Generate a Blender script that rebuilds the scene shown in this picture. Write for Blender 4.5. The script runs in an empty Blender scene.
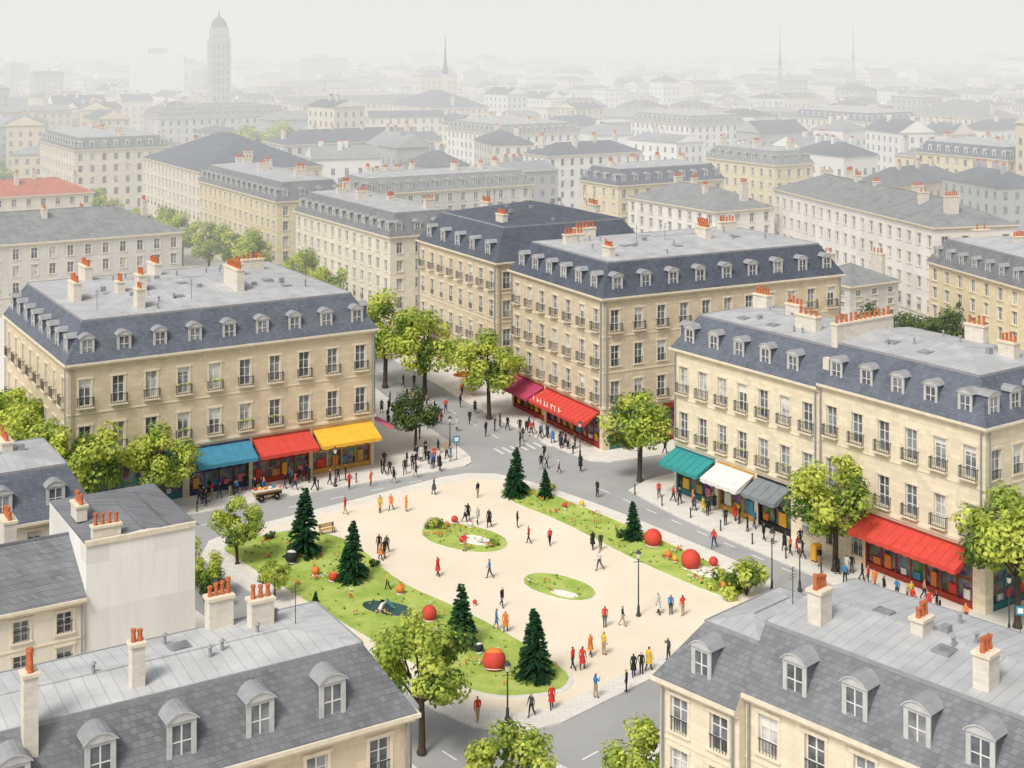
import bpy, math, random
from mathutils import Vector, Matrix
scene=bpy.context.scene
root=scene.collection
R=random.Random(11)

# ------------------------------------------------------------ materials
def new(name,rough=.8):
    m=bpy.data.materials.new(name); m.use_nodes=True
    nt=m.node_tree; b=nt.nodes['Principled BSDF']; b.inputs['Roughness'].default_value=rough
    b.inputs['Specular IOR Level'].default_value=.2
    return m,nt,b
def mixc(nt,fac,a,b,blend='MIX'):
    n=nt.nodes.new('ShaderNodeMix'); n.data_type='RGBA'; n.blend_type=blend
    for s,v in ((0,fac),(6,a),(7,b)):
        if hasattr(v,'links') : nt.links.new(v,n.inputs[s])
        elif isinstance(v,(int,float)): n.inputs[s].default_value=v
        else: n.inputs[s].default_value=(*v,1)
    return n.outputs[2]
def math_(nt,op,a,b=0.,c=None):
    n=nt.nodes.new('ShaderNodeMath'); n.operation=op
    for i,v in enumerate((a,b,c)):
        if v is None: continue
        if hasattr(v,'links'): nt.links.new(v,n.inputs[i])
        else: n.inputs[i].default_value=v
    return n.outputs[0]
def noise_(nt,vec,scale,detail=4,rough=.6):
    n=nt.nodes.new('ShaderNodeTexNoise'); n.inputs['Scale'].default_value=scale
    n.inputs['Detail'].default_value=detail; n.inputs['Roughness'].default_value=rough
    nt.links.new(vec,n.inputs['Vector']); return n.outputs['Fac']
def coord(nt,kind='Object'):
    return nt.nodes.new('ShaderNodeTexCoord').outputs[kind]
def ramp(nt,fac,lo,hi):
    n=nt.nodes.new('ShaderNodeMapRange'); nt.links.new(fac,n.inputs[0])
    n.inputs[1].default_value=lo; n.inputs[2].default_value=hi; return n.outputs[0]
def sc(c,k): return tuple(min(1,x*k) for x in c)
def bump(nt,b,h,strength,dist=.02):
    n=nt.nodes.new('ShaderNodeBump'); n.inputs['Strength'].default_value=strength; n.inputs['Distance'].default_value=dist
    nt.links.new(h,n.inputs['Height']); nt.links.new(n.outputs[0],b.inputs['Normal'])
def plain(name,c,var=.15,scale=2.,rough=.8,metal=0):
    m,nt,b=new(name,rough); co=coord(nt)
    f=ramp(nt,noise_(nt,co,scale),.3,.7)
    nt.links.new(mixc(nt,f,sc(c,1-var),sc(c,1+var)),b.inputs['Base Color']); b.inputs['Metallic'].default_value=metal
    return m
def stone(name,c,mort=.84,bw=.95,rh=.42):
    m,nt,b=new(name,.9); co=coord(nt)
    s=nt.nodes.new('ShaderNodeSeparateXYZ'); nt.links.new(co,s.inputs[0])
    al=math_(nt,'ADD',s.outputs[0],s.outputs[1])
    cb=nt.nodes.new('ShaderNodeCombineXYZ'); nt.links.new(al,cb.inputs[0]); nt.links.new(s.outputs[2],cb.inputs[1])
    br=nt.nodes.new('ShaderNodeTexBrick'); nt.links.new(cb.outputs[0],br.inputs['Vector'])
    br.inputs['Scale'].default_value=1; br.inputs['Brick Width'].default_value=bw; br.inputs['Row Height'].default_value=rh
    br.inputs['Mortar Size'].default_value=.018; br.inputs['Mortar Smooth'].default_value=.3
    br.inputs['Color1'].default_value=(*sc(c,1.07),1); br.inputs['Color2'].default_value=(*sc(c,.88),1); br.inputs['Mortar'].default_value=(*sc(c,mort),1)
    cb2=nt.nodes.new('ShaderNodeCombineXYZ'); nt.links.new(al,cb2.inputs[0]); nt.links.new(math_(nt,'MULTIPLY',s.outputs[2],.12),cb2.inputs[1])
    st=ramp(nt,noise_(nt,cb2.outputs[0],1.6,5),.45,.75)
    big=ramp(nt,noise_(nt,co,.25,4),.35,.7)
    col=mixc(nt,math_(nt,'MULTIPLY',st,.3),br.outputs['Color'],sc(c,.62))
    col=mixc(nt,math_(nt,'MULTIPLY',big,.35),col,(c[0]*.88,c[1]*.86,c[2]*.84))
    nt.links.new(col,b.inputs['Base Color']); bump(nt,b,br.outputs['Fac'],.2); return m
def slate(name,c):
    m,nt,b=new(name,.7); co=coord(nt)
    s=nt.nodes.new('ShaderNodeSeparateXYZ'); nt.links.new(co,s.inputs[0])
    al=math_(nt,'ADD',s.outputs[0],s.outputs[1])
    cb=nt.nodes.new('ShaderNodeCombineXYZ'); nt.links.new(al,cb.inputs[0]); nt.links.new(s.outputs[2],cb.inputs[1])
    br=nt.nodes.new('ShaderNodeTexBrick'); nt.links.new(cb.outputs[0],br.inputs['Vector'])
    br.inputs['Scale'].default_value=1; br.inputs['Brick Width'].default_value=.34; br.inputs['Row Height'].default_value=.24
    br.inputs['Mortar Size'].default_value=.015
    br.inputs['Color1'].default_value=(*sc(c,1.22),1); br.inputs['Color2'].default_value=(*sc(c,.82),1); br.inputs['Mortar'].default_value=(*sc(c,.65),1)
    big=ramp(nt,noise_(nt,co,.5,5),.35,.7)
    nt.links.new(mixc(nt,math_(nt,'MULTIPLY',big,.5),br.outputs['Color'],sc(c,1.5)),b.inputs['Base Color']); return m
def zinc(name,c,axis):
    m,nt,b=new(name,.6); co=coord(nt)
    s=nt.nodes.new('ShaderNodeSeparateXYZ'); nt.links.new(co,s.inputs[0])
    fr=math_(nt,'FRACT',math_(nt,'DIVIDE',s.outputs[axis],.65))
    seam=math_(nt,'LESS_THAN',fr,.1)
    fl=nt.nodes.new('ShaderNodeTexWhiteNoise'); fl.noise_dimensions='1D'
    nt.links.new(math_(nt,'FLOOR',math_(nt,'DIVIDE',s.outputs[axis],.65)),fl.inputs['W'])
    big=ramp(nt,noise_(nt,co,.6,6),.3,.7)
    col=mixc(nt,big,sc(c,.82),sc(c,1.15))
    col=mixc(nt,math_(nt,'MULTIPLY',fl.outputs['Value'],.25),col,sc(c,.7))
    col=mixc(nt,math_(nt,'MULTIPLY',seam,.4),col,sc(c,.55))
    nt.links.new(col,b.inputs['Base Color']); bump(nt,b,seam,.5,.03); return m
def glass(name,c,rough=.15):
    m,nt,b=new(name,rough); co=coord(nt)
    f=ramp(nt,noise_(nt,co,.9,2),.35,.65)
    nt.links.new(mixc(nt,f,sc(c,.6),sc(c,1.6)),b.inputs['Base Color']); b.inputs['Specular IOR Level'].default_value=.6
    return m
def leaf(name,c):
    m,nt,b=new(name,.7); co=coord(nt)
    f=ramp(nt,noise_(nt,co,1.3,3),.35,.65)
    col=mixc(nt,f,sc(c,.75),sc(c,1.25)); nt.links.new(col,b.inputs['Base Color'])
    t=nt.nodes.new('ShaderNodeBsdfTranslucent'); nt.links.new(col,t.inputs[0])
    mx=nt.nodes.new('ShaderNodeMixShader'); mx.inputs[0].default_value=.4
    nt.links.new(b.outputs[0],mx.inputs[1]); nt.links.new(t.outputs[0],mx.inputs[2])
    nt.links.new(mx.outputs[0],nt.nodes['Material Output'].inputs[0]); return m

S_BEIGE=stone('limestone_beige',(.67,.565,.405)); S_CREAM=stone('limestone_cream',(.78,.69,.52))
S_MID=stone('limestone_pale',(.75,.69,.57),.92); S_PALE=stone('plaster_pale',(.76,.70,.60),.95,3,3); S_WHITE=stone('plaster_white',(.82,.80,.76),.97,3,3)
S_YEL=stone('limestone_yellow',(.76,.655,.44),.9); S_GREY=stone('render_grey',(.6,.59,.56),.95,3,3)
TRIM=plain('trim_stone',(.72,.64,.50),.1); WPAINT=plain('white_joinery',(.7,.69,.66),.06); DTRIM=plain('dormer_frame',(.5,.5,.49),.12)
SL_BLUE=slate('slate_blue',(.118,.133,.163)); SL_GREY=slate('slate_grey',(.172,.178,.188)); SL_DK=slate('slate_dark',(.083,.096,.12)); SL_MID=slate('slate_weathered',(.23,.235,.24))
ZX=zinc('zinc_seams_x',(.46,.465,.47),0); ZY=zinc('zinc_seams_y',(.46,.465,.47),1)
ZLX=zinc('zinc_light_x',(.52,.525,.525),0); ZLY=zinc('zinc_light_y',(.52,.525,.525),1)
ZD=plain('lead_sheet',(.3,.305,.315),.12,2)
GL=[glass('window_glass',(.11,.12,.135)),glass('window_glass_mid',(.2,.21,.22)),glass('window_curtain',(.42,.41,.39),.4)]
IRON=plain('wrought_iron',(.06,.062,.066),.1,rough=.6); POT=plain('terracotta',(.5,.15,.065),.25,6)
CHIM=stone('chimney_render',(.72,.66,.57),.93,.5,.2)
REDROOF=plain('clay_tile_roof',(.47,.15,.10),.2,1)
ROADM,nt,b=new('asphalt',.9); co=coord(nt)
f=ramp(nt,noise_(nt,co,.15,6),.3,.7); f2=noise_(nt,co,9,3)
nt.links.new(mixc(nt,math_(nt,'MULTIPLY',f2,.4),mixc(nt,f,(.33,.33,.33),(.42,.418,.41)),(.27,.27,.27)),b.inputs['Base Color'])
def paving(name,c,w=.8):
    m,nt,b=new(name,.9); co=coord(nt)
    br=nt.nodes.new('ShaderNodeTexBrick'); nt.links.new(co,br.inputs['Vector']); br.inputs['Scale'].default_value=1
    br.inputs['Brick Width'].default_value=w; br.inputs['Row Height'].default_value=w*.6; br.inputs['Mortar Size'].default_value=.02
    br.inputs['Color1'].default_value=(*sc(c,1.04),1); br.inputs['Color2'].default_value=(*sc(c,.93),1); br.inputs['Mortar'].default_value=(*sc(c,.78),1)
    f=ramp(nt,noise_(nt,co,.2,6),.35,.7)
    nt.links.new(mixc(nt,math_(nt,'MULTIPLY',f,.3),br.outputs[0],sc(c,.82)),b.inputs['Base Color']); return m
PAVE=paving('pavement_slabs',(.72,.685,.62)); KERB=plain('granite_kerb',(.66,.635,.59),.1)
SAND,nt,b=new('plaza_sand',.95); co=coord(nt)
f=ramp(nt,noise_(nt,co,.12,7,.65),.35,.7); f2=ramp(nt,noise_(nt,co,5,5),.3,.75)
nt.links.new(mixc(nt,math_(nt,'MULTIPLY',f2,.25),mixc(nt,f,(.74,.645,.50),(.81,.73,.60)),(.62,.53,.4)),b.inputs['Base Color'])
GRASS,nt,b=new('lawn',.95); co=coord(nt)
f=ramp(nt,noise_(nt,co,.35,5,.7),.42,.58); f2=ramp(nt,noise_(nt,co,6,5,.7),.4,.75)
nt.links.new(mixc(nt,math_(nt,'MULTIPLY',f2,.35),mixc(nt,f,(.31,.42,.08),(.46,.54,.14)),(.2,.3,.055)),b.inputs['Base Color'])
bump(nt,b,f2,.5,.05)
GROUND=plain('city_ground',(.42,.41,.38),.15,.02); PAINT=plain('road_paint',(.76,.76,.74),.08,3); WORN=plain('road_paint_worn',(.64,.64,.62),.2,3)
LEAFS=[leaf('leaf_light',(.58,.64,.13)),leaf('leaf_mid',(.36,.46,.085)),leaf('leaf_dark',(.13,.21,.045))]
LEAFD=[leaf('leaf_deep_a',(.15,.22,.065)),leaf('leaf_deep_b',(.08,.13,.04)),leaf('leaf_deep_c',(.045,.085,.03))]
NEEDLE=[leaf('needles_a',(.05,.145,.06)),leaf('needles_b',(.025,.08,.04))]
BARK=plain('bark',(.075,.055,.04),.3,5)

# ------------------------------------------------------------ mesh helper
def mkmesh(name,V,F,mats,idx=None,smooth=False):
    me=bpy.data.meshes.new(name); me.from_pydata(V,[],F)
    for m in mats: me.materials.append(m)
    if idx: me.polygons.foreach_set('material_index',idx)
    if smooth: me.polygons.foreach_set('use_smooth',[True]*len(F))
    me.update(); return me
def mkobj(name,me,loc=(0,0,0),rz=0,scale=1,parent=None):
    o=bpy.data.objects.new(name,me); root.objects.link(o); o.location=loc; o.rotation_euler=(0,0,rz)
    o.scale=(scale,)*3 if isinstance(scale,(int,float)) else scale
    if parent: o.parent=parent
    return o
class MB:
    def __init__(s): s.V=[];s.F=[];s.I=[];s.mats=[]
    def mi(s,m):
        if m not in s.mats: s.mats.append(m)
        return s.mats.index(m)
    def face(s,m,*pts):
        n=len(s.V); s.V.extend(tuple(p) for p in pts); s.F.append(tuple(range(n,n+len(pts)))); s.I.append(s.mi(m))
    def hexa(s,m,p):
        n=len(s.V); s.V.extend(tuple(q) for q in p); i=s.mi(m)
        for f in ((0,3,2,1),(4,5,6,7),(0,1,5,4),(1,2,6,5),(2,3,7,6),(3,0,4,7)):
            s.F.append(tuple(n+k for k in f)); s.I.append(i)
    def box(s,m,x0,x1,y0,y1,z0,z1):
        s.hexa(m,[(x0,y0,z0),(x1,y0,z0),(x1,y1,z0),(x0,y1,z0),(x0,y0,z1),(x1,y0,z1),(x1,y1,z1),(x0,y1,z1)])
    def lathe(s,m,prof,cx=0,cy=0,n=10,cap=True):
        base=len(s.V); i=s.mi(m)
        for r,z in prof:
            for k in range(n):
                a=2*math.pi*k/n; s.V.append((cx+r*math.cos(a),cy+r*math.sin(a),z))
        for j in range(len(prof)-1):
            for k in range(n):
                a=base+j*n+k; b_=base+j*n+(k+1)%n
                s.F.append((a,b_,b_+n,a+n)); s.I.append(i)
        if cap:
            s.F.append(tuple(base+(len(prof)-1)*n+k for k in range(n))); s.I.append(i)
    def tube(s,m,pts,rad,n=6):
        base=len(s.V); i=s.mi(m); pts=[Vector(p) for p in pts]
        for j,p in enumerate(pts):
            d=(pts[min(j+1,len(pts)-1)]-pts[max(j-1,0)]).normalized()
            a=d.orthogonal().normalized(); b_=d.cross(a)
            for k in range(n):
                t=2*math.pi*k/n; s.V.append(tuple(p+(a*math.cos(t)+b_*math.sin(t))*rad[j]))
        for j in range(len(pts)-1):
            for k in range(n):
                a=base+j*n+k; c=base+j*n+(k+1)%n
                s.F.append((a,c,c+n,a+n)); s.I.append(i)
        s.F.append(tuple(base+(len(pts)-1)*n+k for k in range(n))); s.I.append(i)
    def mesh(s,name,smooth=False): return mkmesh(name,s.V,s.F,s.mats,s.I,smooth)

# ------------------------------------------------------------ buildings
OCC=[]
class Bld:
    def __init__(s,name,C,ang,Lx,Ly,h,wall,detail=2):
        s.name=name;s.C=C;s.ang=math.radians(ang);s.Lx=Lx;s.Ly=Ly;s.h=h;s.wall=wall;s.d=detail;s.parts={}
        OCC.append((C[0],C[1],s.ang,Lx,Ly))
    def P(s,n):
        if n not in s.parts: s.parts[n]=MB()
        return s.parts[n]
    def fr(s,f):
        Lx,Ly=s.Lx,s.Ly
        return {'front':((0,0),(1,0),(0,-1),Lx),'left':((0,Ly),(0,-1),(-1,0),Ly),'right':((Lx,0),(0,1),(1,0),Ly),'back':((Lx,Ly),(-1,0),(0,1),Lx)}[f]
    @staticmethod
    def pt(fr,s_,z,o): 
        P,u,n,L=fr; return (P[0]+u[0]*s_+n[0]*o,P[1]+u[1]*s_+n[1]*o,z)
    def fbox(s,part,m,fr,s0,s1,z0,z1,o0,o1):
        q=s.pt
        s.P(part).hexa(m,[q(fr,s0,z0,o1),q(fr,s1,z0,o1),q(fr,s1,z0,o0),q(fr,s0,z0,o0),q(fr,s0,z1,o1),q(fr,s1,z1,o1),q(fr,s1,z1,o0),q(fr,s0,z1,o0)])
    def fq(s,part,m,fr,s0,s1,z0,z1,o):
        q=s.pt; s.P(part).face(m,q(fr,s0,z0,o),q(fr,s1,z0,o),q(fr,s1,z1,o),q(fr,s0,z1,o))
    def opening(s,fr,s0,s1,z0,z1,dep,wall):
        q=s.pt;w=s.P('walls')
        w.face(wall,q(fr,s0,z0,0),q(fr,s0,z0,-dep),q(fr,s0,z1,-dep),q(fr,s0,z1,0))
        w.face(wall,q(fr,s1,z0,-dep),q(fr,s1,z0,0),q(fr,s1,z1,0),q(fr,s1,z1,-dep))
        w.face(wall,q(fr,s0,z1,0),q(fr,s0,z1,-dep),q(fr,s1,z1,-dep),q(fr,s1,z1,0))
        w.face(wall,q(fr,s0,z0,-dep),q(fr,s0,z0,0),q(fr,s1,z0,0),q(fr,s1,z0,-dep))
    def window(s,fr,s0,s1,z0,z1,balc=False):
        dep=.2; s.opening(fr,s0,s1,z0,z1,dep,s.wall)
        g=R.choices(GL,(5,4,2))[0]; s.fq('windows',g,fr,s0,s1,z0,z1,-dep)
        w=s1-s0; c=(s0+s1)/2
        if s.d>=1:
            t=.08
            s.fbox('window_frames',WPAINT,fr,c-t/2,c+t/2,z0,z1,-dep-.01,-dep+.06)
            s.fbox('window_frames',WPAINT,fr,s0+.003,s0+t,z0,z1,-dep-.01,-dep+.055)
            s.fbox('window_frames',WPAINT,fr,s1-t,s1-.003,z0,z1,-dep-.01,-dep+.055)
            s.fbox('window_frames',WPAINT,fr,s0+t,s1-t,z1-t,z1-.003,-dep-.01,-dep+.05)
            for k in ((.33,.66) if s.d>=2 else (.6,)):
                zz=z0+(z1-z0)*k; s.fbox('window_frames',WPAINT,fr,s0+t,s1-t,zz-.025,zz+.025,-dep-.01,-dep+.045)
            s.fbox('trim',TRIM,fr,s0-.16,s0-.002,z0,z1,-.01,.04); s.fbox('trim',TRIM,fr,s1+.002,s1+.16,z0,z1,-.01,.04)
            s.fbox('trim',TRIM,fr,s0-.22,s1+.22,z1+.002,z1+.2,-.01,.08)
            s.fbox('trim',TRIM,fr,s0-.2,s1+.2,z0-.12,z0-.002,-.01,.12)
            if s.d>=2 and R.random()<.25 and z1-z0<2.7:
                s.fq('windows',WPAINT,fr,s0+t,s1-t,z1-(z1-z0)*R.uniform(.2,.5),z1-t,-dep+.012)
        if balc and s.d>=2:
            a,b_=s0-.22,s1+.22; o=.42
            s.fbox('balconies',TRIM,fr,a,b_,z0-.26,z0-.13,0.003,o+.05)
            s.fbox('balconies',IRON,fr,a,b_,z0+.75,z0+.8,o-.04,o)
            s.fbox('balconies',IRON,fr,a,b_,z0-.08,z0-.04,o-.04,o)
            n=9
            for i in range(n+1):
                x=a+(b_-a)*i/n; s.fbox('balconies',IRON,fr,x-.013,x+.013,z0-.13,z0+.75,o-.033,o-.007)
            for x in (a,b_-.04):
                s.fbox('balconies',IRON,fr,x,x+.04,z0+.75,z0+.8,.003,o-.045)
                for k in (.12,.27): s.fbox('balconies',IRON,fr,x+.005,x+.035,z0-.13,z0+.75,k,k+.03)
            if R.random()<.16:   # window box with plants
                for i in range(14):
                    x=a+.1+(b_-a-.2)*R.random(); zz=z0+.72+R.random()*.25
                    s.P('window_boxes').face(R.choice(LEAFS),s.pt(fr,x-.1,zz,o+.02),s.pt(fr,x+.1,zz+.03,o+.08),s.pt(fr,x,zz+.16,o-.03))
        elif s.d>=2 or (s.d==1 and balc):
            s.fbox('balconies',IRON,fr,s0,s1,z0+.7,z0+.75,.02,.06)
            for i in range(6):
                x=s0+w*(i+.5)/6; s.fbox('balconies',IRON,fr,x-.013,x+.013,z0,z0+.7,.025,.055)
    def facade(s,f,bays,rows,gf=4.,ww=1.15,wh=2.2,shops=None,sill=.75,balcrows=(),blank=False,gwin=True):
        fr=s.fr(f);L=fr[3];W=s.wall;h=s.h
        if blank: s.fq('walls',W,fr,0,L,0,h,0); return
        sp=L/bays
        s.bays=getattr(s,'bays',{}); s.bays[f]=[sp*(i+.5) for i in range(bays)]
        rh=(h-.5-gf)/rows; z=gf
        for r in range(rows):
            zs=z+sill; ze=min(zs+wh,z+rh-.25)
            s.fq('walls',W,fr,0,L,z,zs,0); s.fq('walls',W,fr,0,L,ze,z+rh,0)
            x=0
            for c in s.bays[f]:
                s.fq('walls',W,fr,x,c-ww/2,zs,ze,0); s.window(fr,c-ww/2,c+ww/2,zs,ze,r in balcrows); x=c+ww/2
            s.fq('walls',W,fr,x,L,zs,ze,0)
            z+=rh
        s.fq('walls',W,fr,0,L,z,h,0)
        ops=[]
        if shops:
            for sh in shops: ops.append((sh[0],sh[1],.15,gf-.75,sh))
        used=lambda c:any(o[0]-.9<c<o[1]+.9 for o in ops)
        if gwin:
            for c in s.bays[f]:
                if not used(c): ops.append((c-ww/2,c+ww/2,.9 if R.random()<.8 else .05,gf-.9,None))
        ops.sort(key=lambda o:o[0]); x=0
        for a,b_,z0,z1,sh in ops:
            s.fq('walls',W,fr,x,a,0,gf,0); s.fq('walls',W,fr,a,b_,0,z0,0); s.fq('walls',W,fr,a,b_,z1,gf,0)
            if sh is None: s.window(fr,a,b_,z0,z1)
            else: s.shop(fr,sh,z0,z1)
            x=b_
        s.fq('walls',W,fr,x,L,0,gf,0)
        if s.d>=1:
            e=.13 if f in('front','back') else 0
            s.fbox('trim',TRIM,fr,-e,L+e,gf+.06,gf+.3,-.01 if not e else -.0,.13)
            if s.d>=2 and rows>1:
                for r in range(1,rows): 
                    zz=gf+rh*r; e2=.06 if e else 0
                    s.fbox('trim',TRIM,fr,-e2,L+e2,zz+.05,zz+.17,0,.06)
            if s.d>=2:
                for x in (.25,L-.35): s.fbox('downpipes',ZD,fr,x,x+.11,gf+.31,h-.43,.14,.24)
    def shop(s,fr,sh,z0,z1):
        a,b_,fcol,aw,out=sh; dep=.5
        s.opening(fr,a,b_,z0,z1,dep,fcol)
        s.fq('shopfront',DISPLAY,fr,a,b_,z0,z1,-dep)
        s.fbox('shopfront',fcol,fr,a,b_,z0,z0+.45,-dep,-.12)
        n=max(2,int((b_-a)/1.5))
        for i in range(n+1):
            x=a+.06+(b_-a-.12)*i/n; s.fbox('shopfront',fcol,fr,x-.055,x+.055,z0+.451,z1-.002,-.22,-.1)
        s.fbox('shopfront',fcol,fr,a+.12,b_-.12,z0+2.15,z0+2.27,-.21,-.11)
        for i in range(n):
            x=a+.3+(b_-a-.6)*(i+R.random()*.5)/n
            s.fbox('shopfront',R.choice(GOODS),fr,x,x+.5+R.random()*.4,z0+.5,z0+.9+R.random()*.9,-.47,-.3)
        s.fbox('shop_sign',fcol,fr,a-.05,b_+.05,z1+.02,z1+.55,.003,.1)
        if aw:
            zt=z1+.35; zb=z1-.7; q=s.pt; A=s.P('awning')
            n=max(3,int((b_-a)/.9))
            A.hexa(aw,[q(fr,a,zb-.05,out),q(fr,b_,zb-.05,out),q(fr,b_,zt-.05,.11),q(fr,a,zt-.05,.11),q(fr,a,zb,out),q(fr,b_,zb,out),q(fr,b_,zt,.11),q(fr,a,zt,.11)])
            for i in range(n):
                x0=a+(b_-a)*i/n; x1=a+(b_-a)*(i+1)/n; m=(x0+x1)/2
                A.face(aw,q(fr,x0,zb-.02,out+.004),q(fr,x0,zb-.32,out+.004),q(fr,m,zb-.4,out+.004),q(fr,x1,zb-.32,out+.004),q(fr,x1,zb-.02,out+.004))
                if i: A.hexa(aw,[q(fr,x0-.02,zb,out+.02),q(fr,x0+.02,zb,out+.02),q(fr,x0+.02,zt,.13),q(fr,x0-.02,zt,.13),q(fr,x0-.02,zb+.04,out+.02),q(fr,x0+.02,zb+.04,out+.02),q(fr,x0+.02,zt+.04,.13),q(fr,x0-.02,zt+.04,.13)])
            for x in (a,b_): A.face(aw,q(fr,x,zb,out),q(fr,x,zb-.3,out),q(fr,x,zb-.3,out-.5),q(fr,x,zt-.06,.11))
    def cornice(s,skip=()):
        for f in ('front','back','left','right'):
            if f in skip: continue
            fr=s.fr(f);L=fr[3]
            for z0,z1,o in ((s.h-.42,s.h-.2,.2),(s.h-.2,s.h,.42)):
                e=o if f in('front','back') else 0
                e0=e if 'left' not in skip else 0; e1=e if 'right' not in skip else 0
                if f=='back': e0,e1=e1,e0
                s.fbox('cornice',TRIM,fr,-e0,L+e1,z0,z1,0,o)
    def roof(s,hm=3.4,di=1.7,pitch=.2,sl=None,top=None,party=(),dorm=(),dw=1.3,dh=2.45,dcols=None):
        sl=sl or SL_BLUE; top=top or (ZX,ZY); h=s.h+.004; Lx,Ly=s.Lx,s.Ly; r=s.P('roof')
        off=lambda f,v:0 if f in party else v
        def rect(v,z): return [(off('left',v),off('front',v),z),(Lx-off('right',v),off('front',v),z),(Lx-off('right',v),Ly-off('back',v),z),(off('left',v),Ly-off('back',v),z)]
        a=rect(-.3,h); names=['front','right','back','left']
        if hm>0:
            b_=rect(di,h+hm)
            for i in range(4):
                j=(i+1)%4; r.face(s.wall if names[i] in party else sl,a[i],a[j],b_[j],b_[i])
            k=.09
            for i,(x0,x1,y0,y1) in enumerate(((b_[0][0],b_[1][0],b_[0][1]-k,b_[0][1]),(b_[0][0],b_[1][0],b_[2][1],b_[2][1]+k),(b_[0][0]-k,b_[0][0],b_[0][1],b_[2][1]),(b_[1][0],b_[1][0]+k,b_[0][1],b_[2][1]))):
                r.box(ZD,x0,x1,y0,y1,h+hm-.16,h+hm+.04)
        else: b_=a
        z=h+hm; x0,x1,y0,y1=b_[0][0],b_[1][0],b_[0][1],b_[2][1]
        s.topz=z; 
        if x1-x0>=y1-y0:
            hw=(y1-y0)/2; ym=(y0+y1)/2; zr=z+hw*pitch
            xa=x0 if 'left' in party else x0+hw; xb=x1 if 'right' in party else x1-hw
            ra,rb=(xa,ym,zr),(xb,ym,zr)
            r.face(top[0],b_[0],b_[1],rb,ra); r.face(top[0],b_[2],b_[3],ra,rb)
            r.face(s.wall if 'left' in party else top[1],b_[3],b_[0],ra); r.face(s.wall if 'right' in party else top[1],b_[1],b_[2],rb)
            r.box(top[0],xa,xb,ym-.12,ym+.12,zr-.05,zr+.08)
            s.roofz=lambda x,y:z+pitch*(hw-abs(y-ym))
        else:
            hw=(x1-x0)/2; xm=(x0+x1)/2; zr=z+hw*pitch
            ya=y0 if 'front' in party else y0+hw; yb=y1 if 'back' in party else y1-hw
            ra,rb=(xm,ya,zr),(xm,yb,zr)
            r.face(top[1],b_[1],b_[2],rb,ra); r.face(top[1],b_[3],b_[0],ra,rb)
            r.face(s.wall if 'front' in party else top[0],b_[0],b_[1],ra); r.face(s.wall if 'back' in party else top[0],b_[2],b_[3],rb)
            r.box(top[1],xm-.12,xm+.12,ya,yb,zr-.05,zr+.08)
            s.roofz=lambda x,y:z+pitch*(hw-abs(x-xm))
        if hm>0:
            for f in dorm:
                for c in (dcols[f] if dcols and f in dcols else s.bays[f]): s.dormer(s.fr(f),c,hm,di,dw,dh,sl)
        if s.d>=2 and hm>0:   # small roof clutter: vents, pipes, aerials
            for i in range(int(Lx*Ly/40)):
                x,y=R.uniform(x0+1,x1-1),R.uniform(y0+1,y1-1); zz=s.roofz(x,y)-.05; v_=s.P('roof_vents')
                k=R.random()
                if k<.5: v_.lathe(ZD,[(.09,zz),(.09,zz+.5),(.16,zz+.52),(.03,zz+.66)],x,y,7)
                elif k<.8: v_.box(ZD,x-.25,x+.25,y-.2,y+.2,zz-.1,zz+.4)
                else:
                    v_.tube(IRON,[(x,y,zz),(x,y,zz+2.1)],[.025,.02],4)
                    for j in range(4): v_.tube(IRON,[(x-.3+.03*j,y,zz+1.5+j*.17),(x+.3-.03*j,y,zz+1.5+j*.17)],[.015,.015],3)
    def dormer(s,fr,c,hm,di,w,hh,sl):
        z0=s.h+.5; z1=z0+hh-.75; o=-.22; q=s.pt; a,b_=c-w/2,c+w/2; back=-(di+.1); F=DTRIM if s.d else WPAINT
        s.fbox('dormers',sl,fr,a,b_,s.h+.1,z1,back,o-.06)
        s.fbox('dormers',F,fr,a-.1,b_+.1,z0-.2,z0,o-.06,o+.12)
        for x in (a-.04,b_-.2): s.fbox('dormers',F,fr,x,x+.24,z0,z1,o-.06,o+.02)
        s.fbox('dormers',F,fr,a+.2,b_-.2,z1-.16,z1,o-.06,o+.015)
        s.fq('windows',GL[R.choice((0,0,1))],fr,a+.2,b_-.2,z0,z1-.16,o-.055)
        if s.d>=1:
            s.fbox('window_frames',WPAINT,fr,c-.035,c+.035,z0,z1-.16,o-.06,o-.02)
            s.fbox('window_frames',WPAINT,fr,a+.2,b_-.2,z0+(z1-z0)*.5-.025,z0+(z1-z0)*.5+.025,o-.06,o-.025)
        D=s.P('dormers'); e=.14; n=6 if s.d else 3; rise=.42
        arc=[(a-e+(w+2*e)*i/n,z1+.002+rise*math.sin(math.pi*i/n)**.8) for i in range(n+1)]
        D.face(F,*[q(fr,x,z,o+.08) for x,z in arc])
        for i in range(n):
            (x0,za),(x1,zb)=arc[i],arc[i+1]
            D.face(ZD,q(fr,x0,za+.05,o+.14),q(fr,x1,zb+.05,o+.14),q(fr,x1,zb+.05,back-.3),q(fr,x0,za+.05,back-.3))
            D.face(F,q(fr,x0,za-.02,o+.14),q(fr,x1,zb-.02,o+.14),q(fr,x1,zb+.05,o+.14),q(fr,x0,za+.05,o+.14))
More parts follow.
